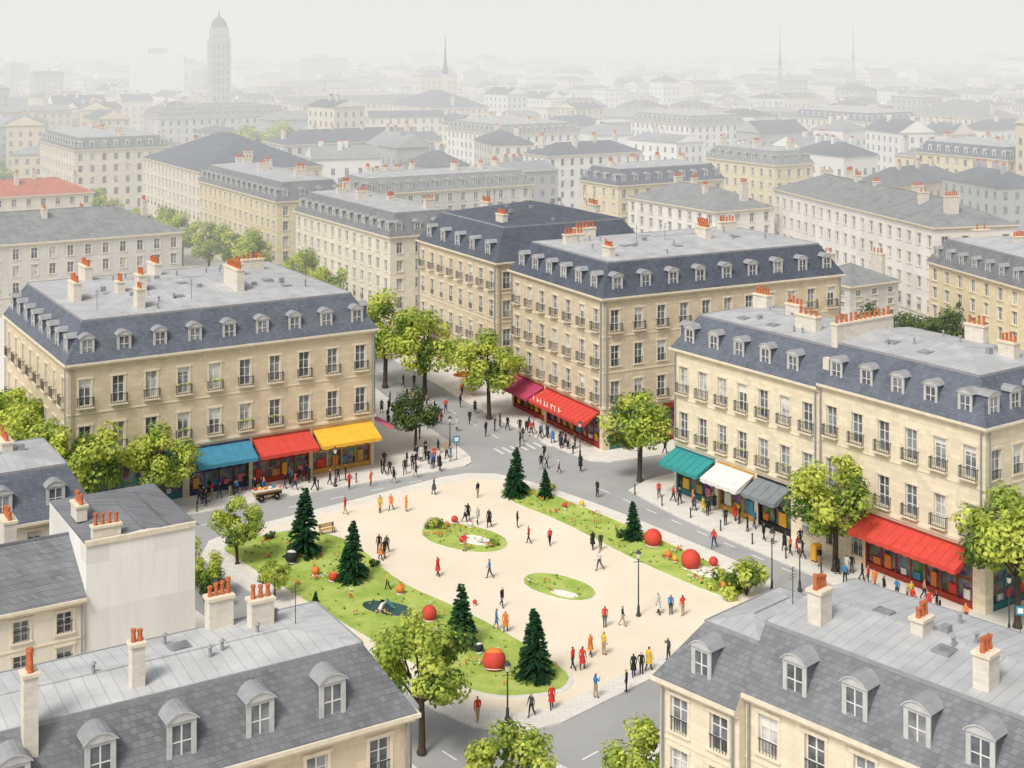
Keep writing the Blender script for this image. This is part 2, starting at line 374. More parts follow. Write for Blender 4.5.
    def chimney(s,x,y,lx,ly,hh,pots=4,m=None,tall=1.):
        c=s.P('chimneys'); m=m or CHIM; z0=s.h+.2; z1=s.topz+hh
        c.box(m,x-lx/2,x+lx/2,y-ly/2,y+ly/2,z0,z1); c.box(TRIM,x-lx/2-.08,x+lx/2+.08,y-ly/2-.08,y+ly/2+.08,z1+.001,z1+.16)
        for i in range(pots):
            t=(i+.5)/pots-.5; px,py=(x+t*lx,y) if lx>=ly else (x,y+t*ly)
            ph=(.5+R.random()*.3)*tall
            c.lathe(POT,[(.14,z1+.16),(.10,z1+.16+ph*.8),(.14,z1+.16+ph*.82),(.14,z1+.16+ph)],px,py,8 if s.d>1 else 5)
    def skylight(s,x,y,w=.9):
        z=s.roofz(x,y); s.P('skylights').box(GL[1],x-w/2,x+w/2,y-w/2,y+w/2,z-.1,z+.13); s.P('skylights').box(ZD,x-w/2-.08,x+w/2+.08,y-w/2-.08,y+w/2+.08,z-.2,z+.1)
    def finish(s):
        e=bpy.data.objects.new(s.name,None); root.objects.link(e); e.location=(s.C[0],s.C[1],0); e.rotation_euler=(0,0,s.ang); e.empty_display_size=2
        for n,mb in s.parts.items():
            if mb.F: mkobj(n,mb.mesh(n),parent=e)
DISPLAY,nt,b=new('shop_interior',.25); co=coord(nt)
v=nt.nodes.new('ShaderNodeTexVoronoi'); v.inputs['Scale'].default_value=2.2; nt.links.new(co,v.inputs['Vector'])
hs=nt.nodes.new('ShaderNodeHueSaturation'); nt.links.new(v.outputs['Color'],hs.inputs['Color']); hs.inputs['Saturation'].default_value=.7; hs.inputs['Value'].default_value=.6
nt.links.new(mixc(nt,.5,hs.outputs[0],(.03,.03,.035)),b.inputs['Base Color'])
def paint(n,c,r=.7): return plain(n,c,.1,1.5,r)
TEAL=paint('paint_teal',(.05,.17,.20)); RED=paint('canvas_red',(.58,.07,.05)); YEL=paint('canvas_yellow',(.8,.44,.05)); BLUE=paint('canvas_blue',(.06,.23,.34))
TEALA=paint('canvas_teal',(.04,.27,.26)); WHA=paint('canvas_white',(.68,.67,.62)); GRA=paint('canvas_grey',(.2,.22,.23)); MAR=paint('canvas_maroon',(.46,.06,.13)); PINK=paint('canvas_pink',(.66,.2,.25))
DRED=paint('paint_dark_red',(.3,.05,.035)); DK=paint('paint_black',(.03,.03,.035)); ORG=paint('paint_orange',(.72,.22,.05)); NAVY=paint('paint_navy',(.04,.06,.13)); WOODY=paint('paint_ochre',(.5,.29,.08))
GOODS=[RED,YEL,ORG,WHA,BLUE,PINK,WOODY]

A0=31.2
ca,sa=math.cos(math.radians(A0)),math.sin(math.radians(A0))
B=Bld('corner_apartment_building',(-42.3,133.3),A0,32.2,28,14.7,S_BEIGE)
B.facade('front',10,2,5.2,1.15,2.5,[(1.6,11.2,TEAL,None,0),(11.9,18.1,NAVY,BLUE,2.7),(18.5,24.7,DRED,RED,2.7),(25.1,31.8,WOODY,YEL,2.7)],sill=.9,balcrows=(0,1))
B.facade('left',8,2,5.2,1.15,2.5,sill=.9,balcrows=(0,1)); B.facade('right',7,2,5.2,1.15,2.5,[(.5,5.5,DRED,PINK,2.6)],sill=.9); B.facade('back',8,2,5.2)
B.cornice(); B.roof(3.7,1.9,.09,dorm=('front','left','right'),dcols={'front':[1.9+i*3.55 for i in range(9)]})
for c in ((3.6,12,.8,2.6,2.,6),(8.3,12,.8,1.3,1.6,3),(10.2,11,.8,1.8,2.3,3),(8.2,4.6,.8,1.4,2.,2),(7.5,23,.8,3,1.8,6),(19.6,8.5,.8,4.2,2.6,7),(22.6,15.5,.8,1.5,1.8,3),(26,20,2.6,.8,1.4,5),(15,22,.8,3,1.6,5)): B.chimney(*c)
for p in ((13,7),(15,12),(25,7),(24,10),(12,18)): B.skylight(*p)
B.finish()
B=Bld('centre_apartment_building',(10.1,154.8),28,34,21.6,17,S_BEIGE)
B.facade('left',7,3,4.6,1.1,2.3,[(.5,8.2,DRED,MAR,2.4),(8.8,20.8,DRED,RED,2.4)],balcrows=(0,1,2)); B.facade('front',11,3,4.6,1.1,2.3,[(.8,7,TEAL,None,0),(8,14,DRED,None,0)],balcrows=(0,2))
q=B.fr('left')
for i,x in enumerate((9.6,10.5,11.3,12.2,12.9,13.8,14.6,15.5)):   # pale letters standing on the red awning valance
    B.fbox('awning_lettering',PAINT,q,x,x+.14,3.2,3.75,2.2,2.26)
    if i%2: B.fbox('awning_lettering',PAINT,q,x+.14,x+.5,3.2+.2*(i%3),3.32+.2*(i%3),2.2,2.25)
B.facade('right',6,3,4.6); B.facade('back',9,3,4.6); B.cornice(); B.roof(3.6,1.9,.1,sl=SL_DK,dorm=('front','left'),dcols={'front':[2+i*3.75 for i in range(9)],'left':[2.2+i*3.4 for i in range(6)]})
for c in ((3.5,4.5,.8,1.6,1.2,4),(5,15,2.6,.8,1.2,6),(9,19,2.8,.8,1.2,6),(20,9,.8,2.2,1.8,5),(22,12,.8,2.2,1.8,5),(28,15,2.4,.8,1.3,5)): B.chimney(*c)
for p in ((8,8),(14,6),(24,8),(14,13)): B.skylight(*p)
B.finish()
B=Bld('rear_corner_apartment_building',(-2,184),29,24,24,16.2,S_BEIGE)
B.facade('left',8,3,4.4,1.1,2.2,[(3,10,DRED,None,0)],balcrows=(0,2)); B.facade('front',8,3,4.4); B.facade('right',6,3,blank=True); B.facade('back',6,3,blank=True)
B.cornice(); B.roof(4.2,2.6,.22,dorm=('left',),sl=SL_DK,top=(SL_DK,SL_DK),dcols={'left':[3+i*4.5 for i in range(5)]})
for c in ((4,6,.8,2,1.2,5),(20,8,.8,2.5,1.4,5),(8,18,.8,2.4,1.4,5)): B.chimney(*c)
B.finish()
aR=34.9; L2=(-math.sin(math.radians(aR)),math.cos(math.radians(aR)))
B=Bld('right_apartment_building',(37.5,110.9),aR,14,17.5,15.,S_CREAM)
B.facade('left',6,2,5.2,1.2,2.5,[(5.3,16.3,DRED,RED,2.2)],sill=.85,balcrows=(0,1)); B.facade('front',5,2,5.2,1.2,2.4,[(1,6,TEAL,None,0),(7,13,TEAL,BLUE,2)],balcrows=(0,)); B.facade('right',4,2,5,blank=True); B.facade('back',4,2,blank=True)
B.cornice(('back',)); B.roof(3.5,1.8,.12,party=('back',),dorm=('left','front'),sl=SL_BLUE,dcols={'left':[1.8+i*3.4 for i in range(5)]})
for c in ((5.3,17.1,7.6,.7,1.5,12),(8.6,4,.8,1.6,1.4,4),(12.3,10,.8,2,1.4,4)): B.chimney(*c)
B.P('chimneys').box(CHIM,.4,1.45,16.75,17.45,15.2,17.2)
B.skylight(4,9); B.skylight(4.5,13); B.finish()
B=Bld('right_terrace_building',(37.5+17.53*L2[0],110.9+17.53*L2[1]),aR,13,19.4,14.6,S_CREAM)
B.facade('left',7,2,5.,1.2,2.5,[(.3,5.9,TEAL,TEALA,2.4),(6.4,11.3,WOODY,WHA,2.4),(11.8,16,DK,GRA,2.2)],sill=.85,balcrows=(0,1)); B.facade('back',5,2,5.,1.1,2.3); B.facade('right',4,2,blank=True); B.facade('front',4,2,blank=True)
B.cornice(('front',)); B.roof(3.4,1.8,.12,party=('front',),dorm=('left','back'),sl=SL_BLUE,dcols={'left':[2+i*3.5 for i in range(5)]})
for c in ((4.5,5.5,.8,2.6,1.5,4),(7.5,10,.8,2.,1.5,4),(9,16,.8,2,1.4,5)): B.chimney(*c)
B.skylight(3.4,9); B.skylight(3.4,13); B.finish()
B=Bld('foreground_slate_roof_building',(-5.1-30*ca,70-30*sa),A0,30,9.5,12.2,S_BEIGE)
B.facade('front',9,3,3.4,1.1,1.9,sill=.5); B.facade('right',3,3,3.4,1.1,1.9); B.facade('left',3,3,blank=True); B.facade('back',8,3,3.4,1.1,1.9)
B.cornice(); B.roof(3.2,1.8,.1,dorm=('front',),sl=SL_GREY,dw=1.3,dh=2.65,dcols={'front':[3,7,11,14.7,18.4,22.2,25.9]},top=(ZLX,ZLY))
for c in ((11.9,1.4,.62,.7,2.4,2,None,1.6),(17.1,2.9,.62,.62,2.,2),(22.7,7.4,1.3,.75,1.5,4),(24.5,6.2,1.2,.75,1.4,3),(8,5,.8,2,1.6,4)): B.chimney(*c)
B.skylight(20,5.5); B.finish()
B=Bld('cream_house',(-27.4-16*ca,90-16*sa),A0,16,9,10,S_PALE)
B.facade('front',6,3,3,1.,1.5,sill=.6); B.facade('right',3,3,blank=True); B.facade('left',3,3,blank=True); B.facade('back',3,3,blank=True)
B.cornice(('right',)); B.roof(0,0,.55,party=('right','left'),sl=SL_GREY,top=(SL_GREY,SL_GREY)); B.chimney(12.5,6.5,.8,1.8,3.6,4); B.finish()
B=Bld('white_party_wall_house',(-27.4+.02*ca,90+.02*sa),A0,7.2,10,13.2,S_WHITE)
for f in ('front','right','left'): B.facade(f,3,3,blank=True)
B.facade('back',3,3,3.2)
B.roof(0,0,.12,party=('front','left'),top=(SL_GREY,SL_GREY))
for c in ((1.4,.5,1.8,.6,.9,4),(.8,5,.7,1.6,1.1,4)): B.chimney(*c)
B.P('walls').box(TRIM,-.05,7.25,-.12,.12,13.18,13.5)
B.finish()
B=Bld('slate_mansard_house',(-31.6-20*ca,105.6-20*sa),A0,20,11,10.2,S_PALE)
B.facade('front',7,3,3,1.,1.6); B.facade('right',4,3,blank=True); B.facade('left',4,3,blank=True); B.facade('back',5,3,3)
B.cornice(); B.roof(3.4,1.6,.1,dorm=('front',),sl=SL_BLUE,dcols={'front':[3,6.5,10,13.5,17.3]}); B.chimney(15,7,.8,2.2,.9,4); B.finish()
a7=43.4; d7=(-math.sin(math.radians(a7)),math.cos(math.radians(a7))); e7=(math.cos(math.radians(a7)),math.sin(math.radians(a7)))
B=Bld('foreground_right_building',(26.9,54.6),a7,11.5,22,13,S_CREAM)
B.facade('left',8,3,3.8,1.15,2.,sill=.6); B.facade('front',4,3,3.6); B.facade('right',4,3,blank=True); B.facade('back',4,3,blank=True)
B.cornice(('back',)); B.roof(3.,1.7,.1,party=('back',),dorm=('left',),sl=SL_GREY,dw=1.3,dh=2.5,dcols={'left':[2.8,6.2,9.5,12.6,15.6,18.6]},top=(ZX,ZY))
for c in ((3.4,19.9,1.0,.8,1.7,4),(5.6,15.4,1.0,.7,1.,3),(3.0,10.6,1.0,.8,1.6,3),(8.6,8,2,.8,1.4,4)): B.chimney(*c)
B.skylight(4.6,13.6,.8); B.skylight(6.2,18,.8); B.finish()
B=Bld('foreground_right_wing',(26.9+22.03*d7[0]-.5*e7[0],54.6+22.03*d7[1]-.5*e7[1]),a7,10,5.2,12.2,S_CREAM)
B.facade('left',2,3,3.6,1.15,2.,sill=.6); B.facade('back',4,3,3.6,1.1,2.); B.facade('front',3,3,blank=True); B.facade('right',3,3,blank=True)
B.cornice(('front',)); B.roof(2.9,1.7,.24,party=('front',),dorm=('left',),sl=SL_GREY,dw=1.2,dh=2.4,dcols={'left':[2.6]}); B.finish()

MID=[
((-18.8,216),31,13,38,15,S_MID,SL_GREY,3.4),((-44,262),31,14,45,15,S_YEL,SL_GREY,3.4),((-71,319),31,30,45,15,S_MID,SL_BLUE,0),
((-90,224),31,38,18,12,S_GREY,SL_MID,0),((-118,300),31,28,13,11,S_PALE,REDROOF,0),((-115,368),31,25,40,16,S_MID,SL_GREY,3),
((-129,512),31,50,20,16,S_GREY,SL_MID,3.2),((-64.5,398),31,45,15,15,S_GREY,SL_BLUE,0),((-30,282),31,40,14,14,S_GREY,SL_MID,3),
((-95,620),31,60,20,16,S_MID,SL_MID,3),((-36,600),31,30,40,15,S_MID,SL_BLUE,0),((-3.7,438),31,30,35,15,S_WHITE,SL_MID,3),
((9.3,361),31,30,12,15,S_WHITE,SL_BLUE,0),((22,290),31,28,14,15,S_YEL,SL_BLUE,3.2),((37,255),31,14,27,14,S_WHITE,SL_MID,0),
((64,212),14.6,14,56,17,S_WHITE,SL_MID,0),((68,166),15,14,34,14,S_YEL,SL_GREY,3.4),((61,325),31,12,25,16,S_YEL,SL_MID,3),
((129,505),31,25,40,15,S_MID,SL_BLUE,3),((62,488),31,25,35,15,S_WHITE,SL_MID,3),((124,350),31,20,30,15,S_YEL,SL_BLUE,3),
((175,529),31,25,35,15,S_MID,SL_MID,0),((113,380),31,8,12,13,S_YEL,SL_MID,0),((50,207),31,10,10,9,S_GREY,SL_MID,0)]
for C,an,lr,ll,h,w,rf,hm in MID:
    near=C[1]<330
    B=Bld('apartment_building',C,an,lr,ll,h,w,1 if near else 0)
    rows=4 if h>13 else 3; gf=3.2
    B.facade('front',max(2,int(lr/2.9)),rows,gf,1.05,1.75,sill=.65,balcrows=(0,)); B.facade('left',max(2,int(ll/2.9)),rows,gf,1.05,1.75,sill=.65,balcrows=(0,))
    B.facade('right',4,4,blank=True); B.facade('back',4,4,blank=True)
    B.cornice()
    top=(rf,rf) if hm==0 else R.choice(((ZX,ZY),(rf,rf),(ZX,ZY)))
    B.roof(hm,1.8,.45 if hm==0 else .15,sl=rf,top=top,dorm=('front','left') if hm else (),dw=1.1,dh=2.2)
    n=int((lr+ll)/9)
    for i in range(n):
        if ll>lr: B.chimney(lr*.5+R.choice((-2,0,2)),ll*(i+.3+.5*R.random())/n,R.uniform(1.,2.4),.8,R.uniform(1.,2.) if hm else 3.6+R.random(),R.randint(2,6))
        else: B.chimney(lr*(i+.3+.5*R.random())/n,ll*.5+R.choice((-2,0,2)),.8,R.uniform(1.,2.4),R.uniform(1.,2.) if hm else 3.6+R.random(),R.randint(2,6))
    B.finish()

def inside(px,py,m=5):
    for cx,cy,a,lx,ly in OCC:
        dx,dy=px-cx,py-cy; u=dx*math.cos(a)+dy*math.sin(a); v_=-dx*math.sin(a)+dy*math.cos(a)
        if -m<u<lx+m and -m<v_<ly+m: return True
    return False
FW=[plain('far_wall_cream',(.70,.65,.55),.1,.1),plain('far_wall_white',(.78,.77,.73),.08,.1),plain('far_wall_grey',(.42,.42,.42),.1,.1),plain('far_wall_ochre',(.66,.57,.42),.1,.1)]
FR=[plain('far_slate',(.14,.155,.18),.2,.1),plain('far_zinc',(.3,.31,.32),.15,.1),plain('far_roof_pale',(.55,.55,.53),.1,.1)]
FG=GL[1]
def far_block(mb,cx,cy,a,lx,ly,h,win,T=True):
    w=R.choice(FW); rf=R.choices(FR,(5,4,1.5))[0]; c,s_=math.cos(a),math.sin(a)
    def W(x,y,z): return (cx+x*c-y*s_,cy+x*s_+y*c,z) 
    def bx(m,x0,x1,y0,y1,z0,z1): mb.hexa(m,[W(x0,y0,z0),W(x1,y0,z0),W(x1,y1,z0),W(x0,y1,z0),W(x0,y0,z1),W(x1,y0,z1),W(x1,y1,z1),W(x0,y1,z1)])
    bx(w,0,lx,0,ly,0,h)
    if rf is FR[2] :
        bx(rf,-.3,lx+.3,-.3,ly+.3,h+.01,h+.5)
        if R.random()<.6: bx(w,lx*.3,lx*.6,ly*.3,ly*.7,h+.5,h+3)
    else:
        e=.4; q=min(lx,ly)/2; zr=h+q*R.choice((.35,.5,.6)); 
        A=[W(-e,-e,h+.01),W(lx+e,-e,h+.01),W(lx+e,ly+e,h+.01),W(-e,ly+e,h+.01)]
        g=q*R.choice((0,1))*.9
        if lx>ly: r0,r1=W(g,ly/2,zr),W(lx-g,ly/2,zr); mb.face(rf,A[0],A[1],r1,r0); mb.face(rf,A[2],A[3],r0,r1); mb.face(w if g==0 else rf,A[3],A[0],r0); mb.face(w if g==0 else rf,A[1],A[2],r1)
        else: r0,r1=W(lx/2,g,zr),W(lx/2,ly-g,zr); mb.face(rf,A[1],A[2],r1,r0); mb.face(rf,A[3],A[0],r0,r1); mb.face(w if g==0 else rf,A[0],A[1],r0); mb.face(w if g==0 else rf,A[2],A[3],r1)
        for i in range(R.randint(1,4)):
            t=R.uniform(.15,.85); x,y=(lx*t,ly*.5+R.uniform(-2,2)) if lx>ly else (lx*.5+R.uniform(-2,2),ly*t)
            bx(w,x-.6,x+.6,y-.4,y+.4,h,zr+1.2)
            if win: bx(POT,x-.45,x+.45,y-.12,y+.12,zr+1.2,zr+1.7)
    if win:
        rows=int(h/3.1)
        for r_ in range(rows):
            z=.9+r_*3.1
            n=int(lx/3)
            for i in range(n):
                x=lx*(i+.5)/n; mb.face(FG,W(x-.5,-.03,z),W(x+.5,-.03,z),W(x+.5,-.03,z+1.7),W(x-.5,-.03,z+1.7))
            n=int(ly/3)
            for i in range(n):
                y=ly*(i+.5)/n; mb.face(FG,W(-.03,y+.5,z),W(-.03,y-.5,z),W(-.03,y-.5,z+1.7),W(-.03,y+.5,z+1.7))
far=MB()
Y=300.
while Y<3400:
    cell=34 if Y<900 else (48 if Y<1800 else 90)
    X=-.42*Y-40
    while X<.42*Y+40:
        cx,cy=X+R.uniform(-5,5),Y+R.uniform(-6,6); a=math.radians(31+(R.choice((0,0,-16,9))))
        lx,ly=R.uniform(12,cell*.85),R.uniform(11,cell*.75)
        if R.random()<.5: lx=12
        else: ly=12
        h=R.uniform(9,17) if Y<900 else R.uniform(10,20)
        if R.random()<.07: h+=9
        ok=R.random()<.9
        if ok and Y<720:
            c,s_=math.cos(a),math.sin(a)
            for u in (0,.5,1):
                for v_ in (0,.5,1):
                    if inside(cx+u*lx*c-v_*ly*s_,cy+u*lx*s_+v_*ly*c): ok=False
        if ok:
            if Y<700:
                mb=MB(); far_block(mb,0,0,0,lx,ly,h,True); mkobj('city_house',mb.mesh('city_house'),(cx,cy,0),a)
            else: far_block(far,cx,cy,a,lx,ly,h,Y<1100)
        X+=cell
    Y+=cell*.9
mkobj('distant_city_buildings',far.mesh('distant_city_buildings'))
tw=MB()
tw.box(FW[2],-4.6,4.6,-4.6,4.6,0,45); tw.box(FW[2],-3.8,3.8,-3.8,3.8,45,50)
tw.lathe(FR[0],[(3.8,50),(3.5,52),(2.2,54),(.5,55),(.15,58)],0,0,12)
for z in range(4,48,4):
    for x in (-3,-1,1,3): tw.box(FG,x-.4,x+.4,(-4.65 if z<44 else -3.85),(-4.6 if z<44 else -3.8),z,z+2.4)
mkobj('tower_block',tw.mesh('tower_block'),(-136,650,0),.4)
def spire(name,loc,h,r,mm):
    m=MB(); m.box(mm,-r,r,-r,r,0,h*.62); m.lathe(FR[0],[(r*1.3,h*.62),(r*.6,h*.72),(r*.3,h*.85),(.12,h)],0,0,8); mkobj(name,m.mesh(name),loc,.3)
spire('church_tower',(-31,650,0),46,1.3,FW[0]); spire('church_spire',(134,700,0),51,.6,FW[2]); spire('lattice_mast',(195,800,0),52,.7,FW[2])
m=MB(); m.box(FW[1],-15,15,-7,7,0,36); m.box(FW[2],-5,5,-4,4,36,39); mkobj('office_block',m.mesh('office_block'),(-200,790,0),.2)
n=60; V=[];F=[]
for i in range(n+1):
    x=-3000+6000*i/n; hgt=34+10*math.sin(i*.35)+8*math.sin(i*.13+1)
    V+=[(x,3600,0),(x,3900,hgt),(x,4600,0)]
for i in range(n): F+=[(3*i,3*i+3,3*i+4,3*i+1),(3*i+1,3*i+4,3*i+5,3*i+2)]
mkobj('hills',mkmesh('hills',V,F,[plain('hill_woodland',(.1,.13,.09),.3,.01)]))

# ------------------------------------------------------------ ground, roads, pavements
def slab(name,pts,z0,z1,m,side=None,rounds=2):
    for _ in range(rounds):
        q=[]
        for i in range(len(pts)):
            a,b_=pts[i],pts[(i+1)%len(pts)]
            q+= [(a[0]*.8+b_[0]*.2,a[1]*.8+b_[1]*.2),(a[0]*.2+b_[0]*.8,a[1]*.2+b_[1]*.8)]
        pts=q
    if sum(pts[i][0]*pts[(i+1)%len(pts)][1]-pts[(i+1)%len(pts)][0]*pts[i][1] for i in range(len(pts)))<0: pts=pts[::-1]
    V=[(x,y,z1) for x,y in pts]+[(x,y,z0) for x,y in pts]; n=len(pts)
    F=[tuple(range(n))]+[(i,n+i,n+(i+1)%n,(i+1)%n) for i in range(n)]
    return mkobj(name,mkmesh(name,V,F,[m,side or KERB],[0]+[1]*n))
mkobj('ground',mkmesh('ground',[(-9000,-300,0),(9000,-300,0),(9000,14000,0),(-9000,14000,0)],[(0,1,2,3)],[GROUND]))
slab('road',[(-75,60),(70,50),(95,150),(60,190),(10,185),(-60,260),(-90,240),(-70,150)],0,.004,ROADM,ROADM,0)
ISL=[(-30.5,126),(-16,138.2),(-3.2,149.2),(9,137),(24.8,115.3),(12,102),(-.8,89.6),(-15,108)]
slab('plaza_island',ISL,0,.13,PAVE)
slab('plaza_sand',[(-27.5,126.2),(-14.5,137.3),(-2.6,147),(8.3,135.2),(22.6,115.3),(11,103.4),(-.6,92.4),(-13.8,109)],.1,.134,SAND,SAND)
slab('left_pavement',[(-75,108),(-39.7,129),(-16,143.4),(-8,147.6),(-4.3,150.),(-4.6,153.5),(-8.5,161.5),(-13.8,173),(-21,190),(-42,232),(-90,240),(-90,150)],0,.12,PAVE,rounds=1)
slab('centre_pavement',[(7.6,151.6),(-3.9,171.9),(-15,195),(-26,217),(20,240),(80,215),(90,187),(42,166.4),(11.4,150.8)],0,.12,PAVE,rounds=1)
slab('right_pavement',[(11.2,140.6),(14.2,145.2),(20,149),(60,170),(95,175),(95,118),(60,107.5),(42,103.2),(36.5,104),(33.8,107)],0,.12,PAVE,rounds=1)
slab('lower_left_pavement',[(-75,100),(-52,110),(-38,124),(-34,122.5),(-20,105.5),(-4.4,86.2),(-1,78),(0,50),(-75,40)],0,.12,PAVE,rounds=1)
slab('lower_right_pavement',[(3,84.4),(16,97),(29.5,108.5),(33,101),(44,97),(80,105),(80,45),(6,45),(2,70)],0,.12,PAVE,rounds=1)
def lawn(name,pts): 
    slab(name+'_edging',pts,.13,.17,KERB,KERB,2)
    cx=sum(p[0] for p in pts)/len(pts); cy=sum(p[1] for p in pts)/len(pts)
    slab(name,[(cx+(x-cx)*.975,cy+(y-cy)*.975) for x,y in pts],.16,.21,GRASS,GRASS,2)
LAWN1=[(-27,126.2),(-20,131),(-14.6,127.5),(-9.6,117.6),(-3,111),(4.7,100.6),(3.8,97.6),(-.9,96.6),(-5.5,100),(-14.7,111),(-23.6,122)]
LAWN2=[(-1.7,141.9),(2.3,142.2),(7.5,135.6),(12.2,129.2),(18.4,120.4),(19.8,115),(17.6,113.6),(11.4,121.5),(4.4,132.6),(-.6,138.4)]
def ell(cx,cy,a,b_,t): return [(cx+a*math.cos(k)*math.cos(t)-b_*math.sin(k)*math.sin(t)*(1+.15*math.sin(2*k)),cy+a*math.cos(k)*math.sin(t)+b_*math.sin(k)*math.cos(t)) for k in [i*math.pi/7 for i in range(14)]]
LAWN3=ell(-4.4,128,4.7,2.9,-.75); LAWN4=ell(3.9,116.6,3.6,2.1,-.8)
for L_ in (LAWN1,LAWN2,LAWN3,LAWN4): lawn('lawn',L_)
GRAVEL=plain('pale_gravel',(.78,.74,.66),.1,3)
for nm,pp in (('gravel_bed',ell(-3.4,127.2,1.7,1.,-.75)),('gravel_bed',ell(4.3,114.9,1.3,.6,-.6)),('gravel_bed',ell(-5.2,107.3,1.6,.7,-.7)),('gravel_bed',ell(16.6,119.6,1.7,1.,-.9))): slab(nm,pp,.2,.235,GRAVEL,KERB)
def stripe(mb,x,y,ang,l,w,m=PAINT):
    c,s_=math.cos(ang),math.sin(ang); mb.face(m,*[(x+u*c-v_*s_,y+u*s_+v_*c,.008) for u,v_ in ((-l/2,-w/2),(l/2,-w/2),(l/2,w/2),(-l/2,w/2))])
mb=MB()
def zebra(x,y,ang,n,l,w=.5,gap=1.):
    for i in range(n):
        k=(i-(n-1)/2)*gap; stripe(mb,x-math.sin(ang)*k,y+math.cos(ang)*k,ang,l,w,WORN)
zebra(1.2,156.5,math.radians(118),7,2.2,.35); zebra(40,100.3,math.radians(10),5,3); zebra(2.5,86.5,math.radians(-45),4,2.6)
for i in range(11):
    t=i/10; stripe(mb,9.4+t*20.5,141.5-t*30,math.radians(-55.5),1.5,.13)
for i in range(8):
    t=i/7; stripe(mb,-36+t*26,127+t*17.5,math.radians(35),1.5,.13)
for i in range(8):
    t=i/7; stripe(mb,-31+t*27,121.5-t*32,math.radians(-50),1.5,.13)
for i in range(7):
    t=i/6; stripe(mb,25-t*20,109.5-t*20,math.radians(45),1.5,.13)
for i in range(10): stripe(mb,-2-i*2.6,161+i*5.1,math.radians(117),2,.13)
mkobj('road_markings',mb.mesh('road_markings'))
mb=MB()   # manhole covers and drain grates
for x,y in ((1,152),(-20,134.4),(12,136),(26,118),(-12,100),(14,99.5),(-7,166),(20,125.5)): mb.lathe(ZD,[(.38,.004),(.38,.012)],x,y,14)
mkobj('manhole_covers',mb.mesh('manhole_covers'))

# ------------------------------------------------------------ vegetation
def tree_mesh(seed,leaves,H=9.,squash=1.,dens=1.):
    r=random.Random(seed); m=MB(); th=H*.32
    top=(r.uniform(-.3,.3),r.uniform(-.3,.3),H*.62)
    m.tube(BARK,[(0,0,0),(.05,0,.4),(r.uniform(-.1,.1),r.uniform(-.1,.1),th),top],[.32,.22,.18,.08],8)
    cl=[]
    for i in range(28):
        for _ in range(30):
            p=Vector((r.uniform(-1,1),r.uniform(-1,1),r.uniform(-1,1)))
            if .45<p.length<1: break
        p=Vector((p.x*H*.34*squash,p.y*H*.34*squash,H*.63+p.z*H*.29))
        cl.append((p,H*r.uniform(.085,.15)))
    for i in range(9):
        p=cl[i*2][0]; s0=Vector((0,0,th+r.uniform(-.3,1.2))); mid=s0.lerp(p,.5)+Vector((0,0,-.25))
        m.tube(BARK,[s0,mid,p],[.1,.065,.03],5)
    for p,rad in cl:
        tone=leaves[r.choices((0,1,2),(6,4,1))[0]] if p.z>H*.6 else leaves[r.choices((0,1,2),(2,4,3))[0]]  # upper clumps lean lighter, lower ones darker: top light put into leaf colour
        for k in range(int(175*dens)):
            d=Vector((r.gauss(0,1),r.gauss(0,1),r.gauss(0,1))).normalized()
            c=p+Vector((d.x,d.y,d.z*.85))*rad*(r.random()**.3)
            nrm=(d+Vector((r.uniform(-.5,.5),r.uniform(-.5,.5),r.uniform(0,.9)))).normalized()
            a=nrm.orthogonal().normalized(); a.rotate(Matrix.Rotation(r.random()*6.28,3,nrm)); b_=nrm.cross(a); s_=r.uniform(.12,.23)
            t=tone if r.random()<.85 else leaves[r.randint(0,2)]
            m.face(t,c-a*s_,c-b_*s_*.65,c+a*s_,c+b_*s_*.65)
    return m.mesh('tree')
TM=[tree_mesh(i,LEAFS) for i in range(5)]; TD=[tree_mesh(20+i,LEAFD) for i in range(2)]
def bush_mesh(seed,leaves):
    r=random.Random(seed); m=MB()
    for i in range(5): m.tube(BARK,[(0,0,0),(r.uniform(-.4,.4),r.uniform(-.4,.4),.8)],[.05,.02],4)
    for i in range(9):
        p=Vector((r.uniform(-.8,.8),r.uniform(-.8,.8),r.uniform(.3,1.2))); tone=leaves[r.randint(0,2)]
        for k in range(110):
            d=Vector((r.gauss(0,1),r.gauss(0,1),r.gauss(0,1))).normalized(); c=p+d*.42*r.random()**.4
            if c.z<.02: continue
            nrm=(d+Vector((0,0,.5))).normalized(); a=nrm.orthogonal().normalized(); a.rotate(Matrix.Rotation(r.random()*6.28,3,nrm)); b_=nrm.cross(a); s_=r.uniform(.07,.14)
            m.face(tone,c-a*s_,c-b_*s_*.6,c+a*s_,c+b_*s_*.6)
    return m.mesh('shrub')
BM=[bush_mesh(1,LEAFS),bush_mesh(2,LEAFS),bush_mesh(3,LEAFD)]
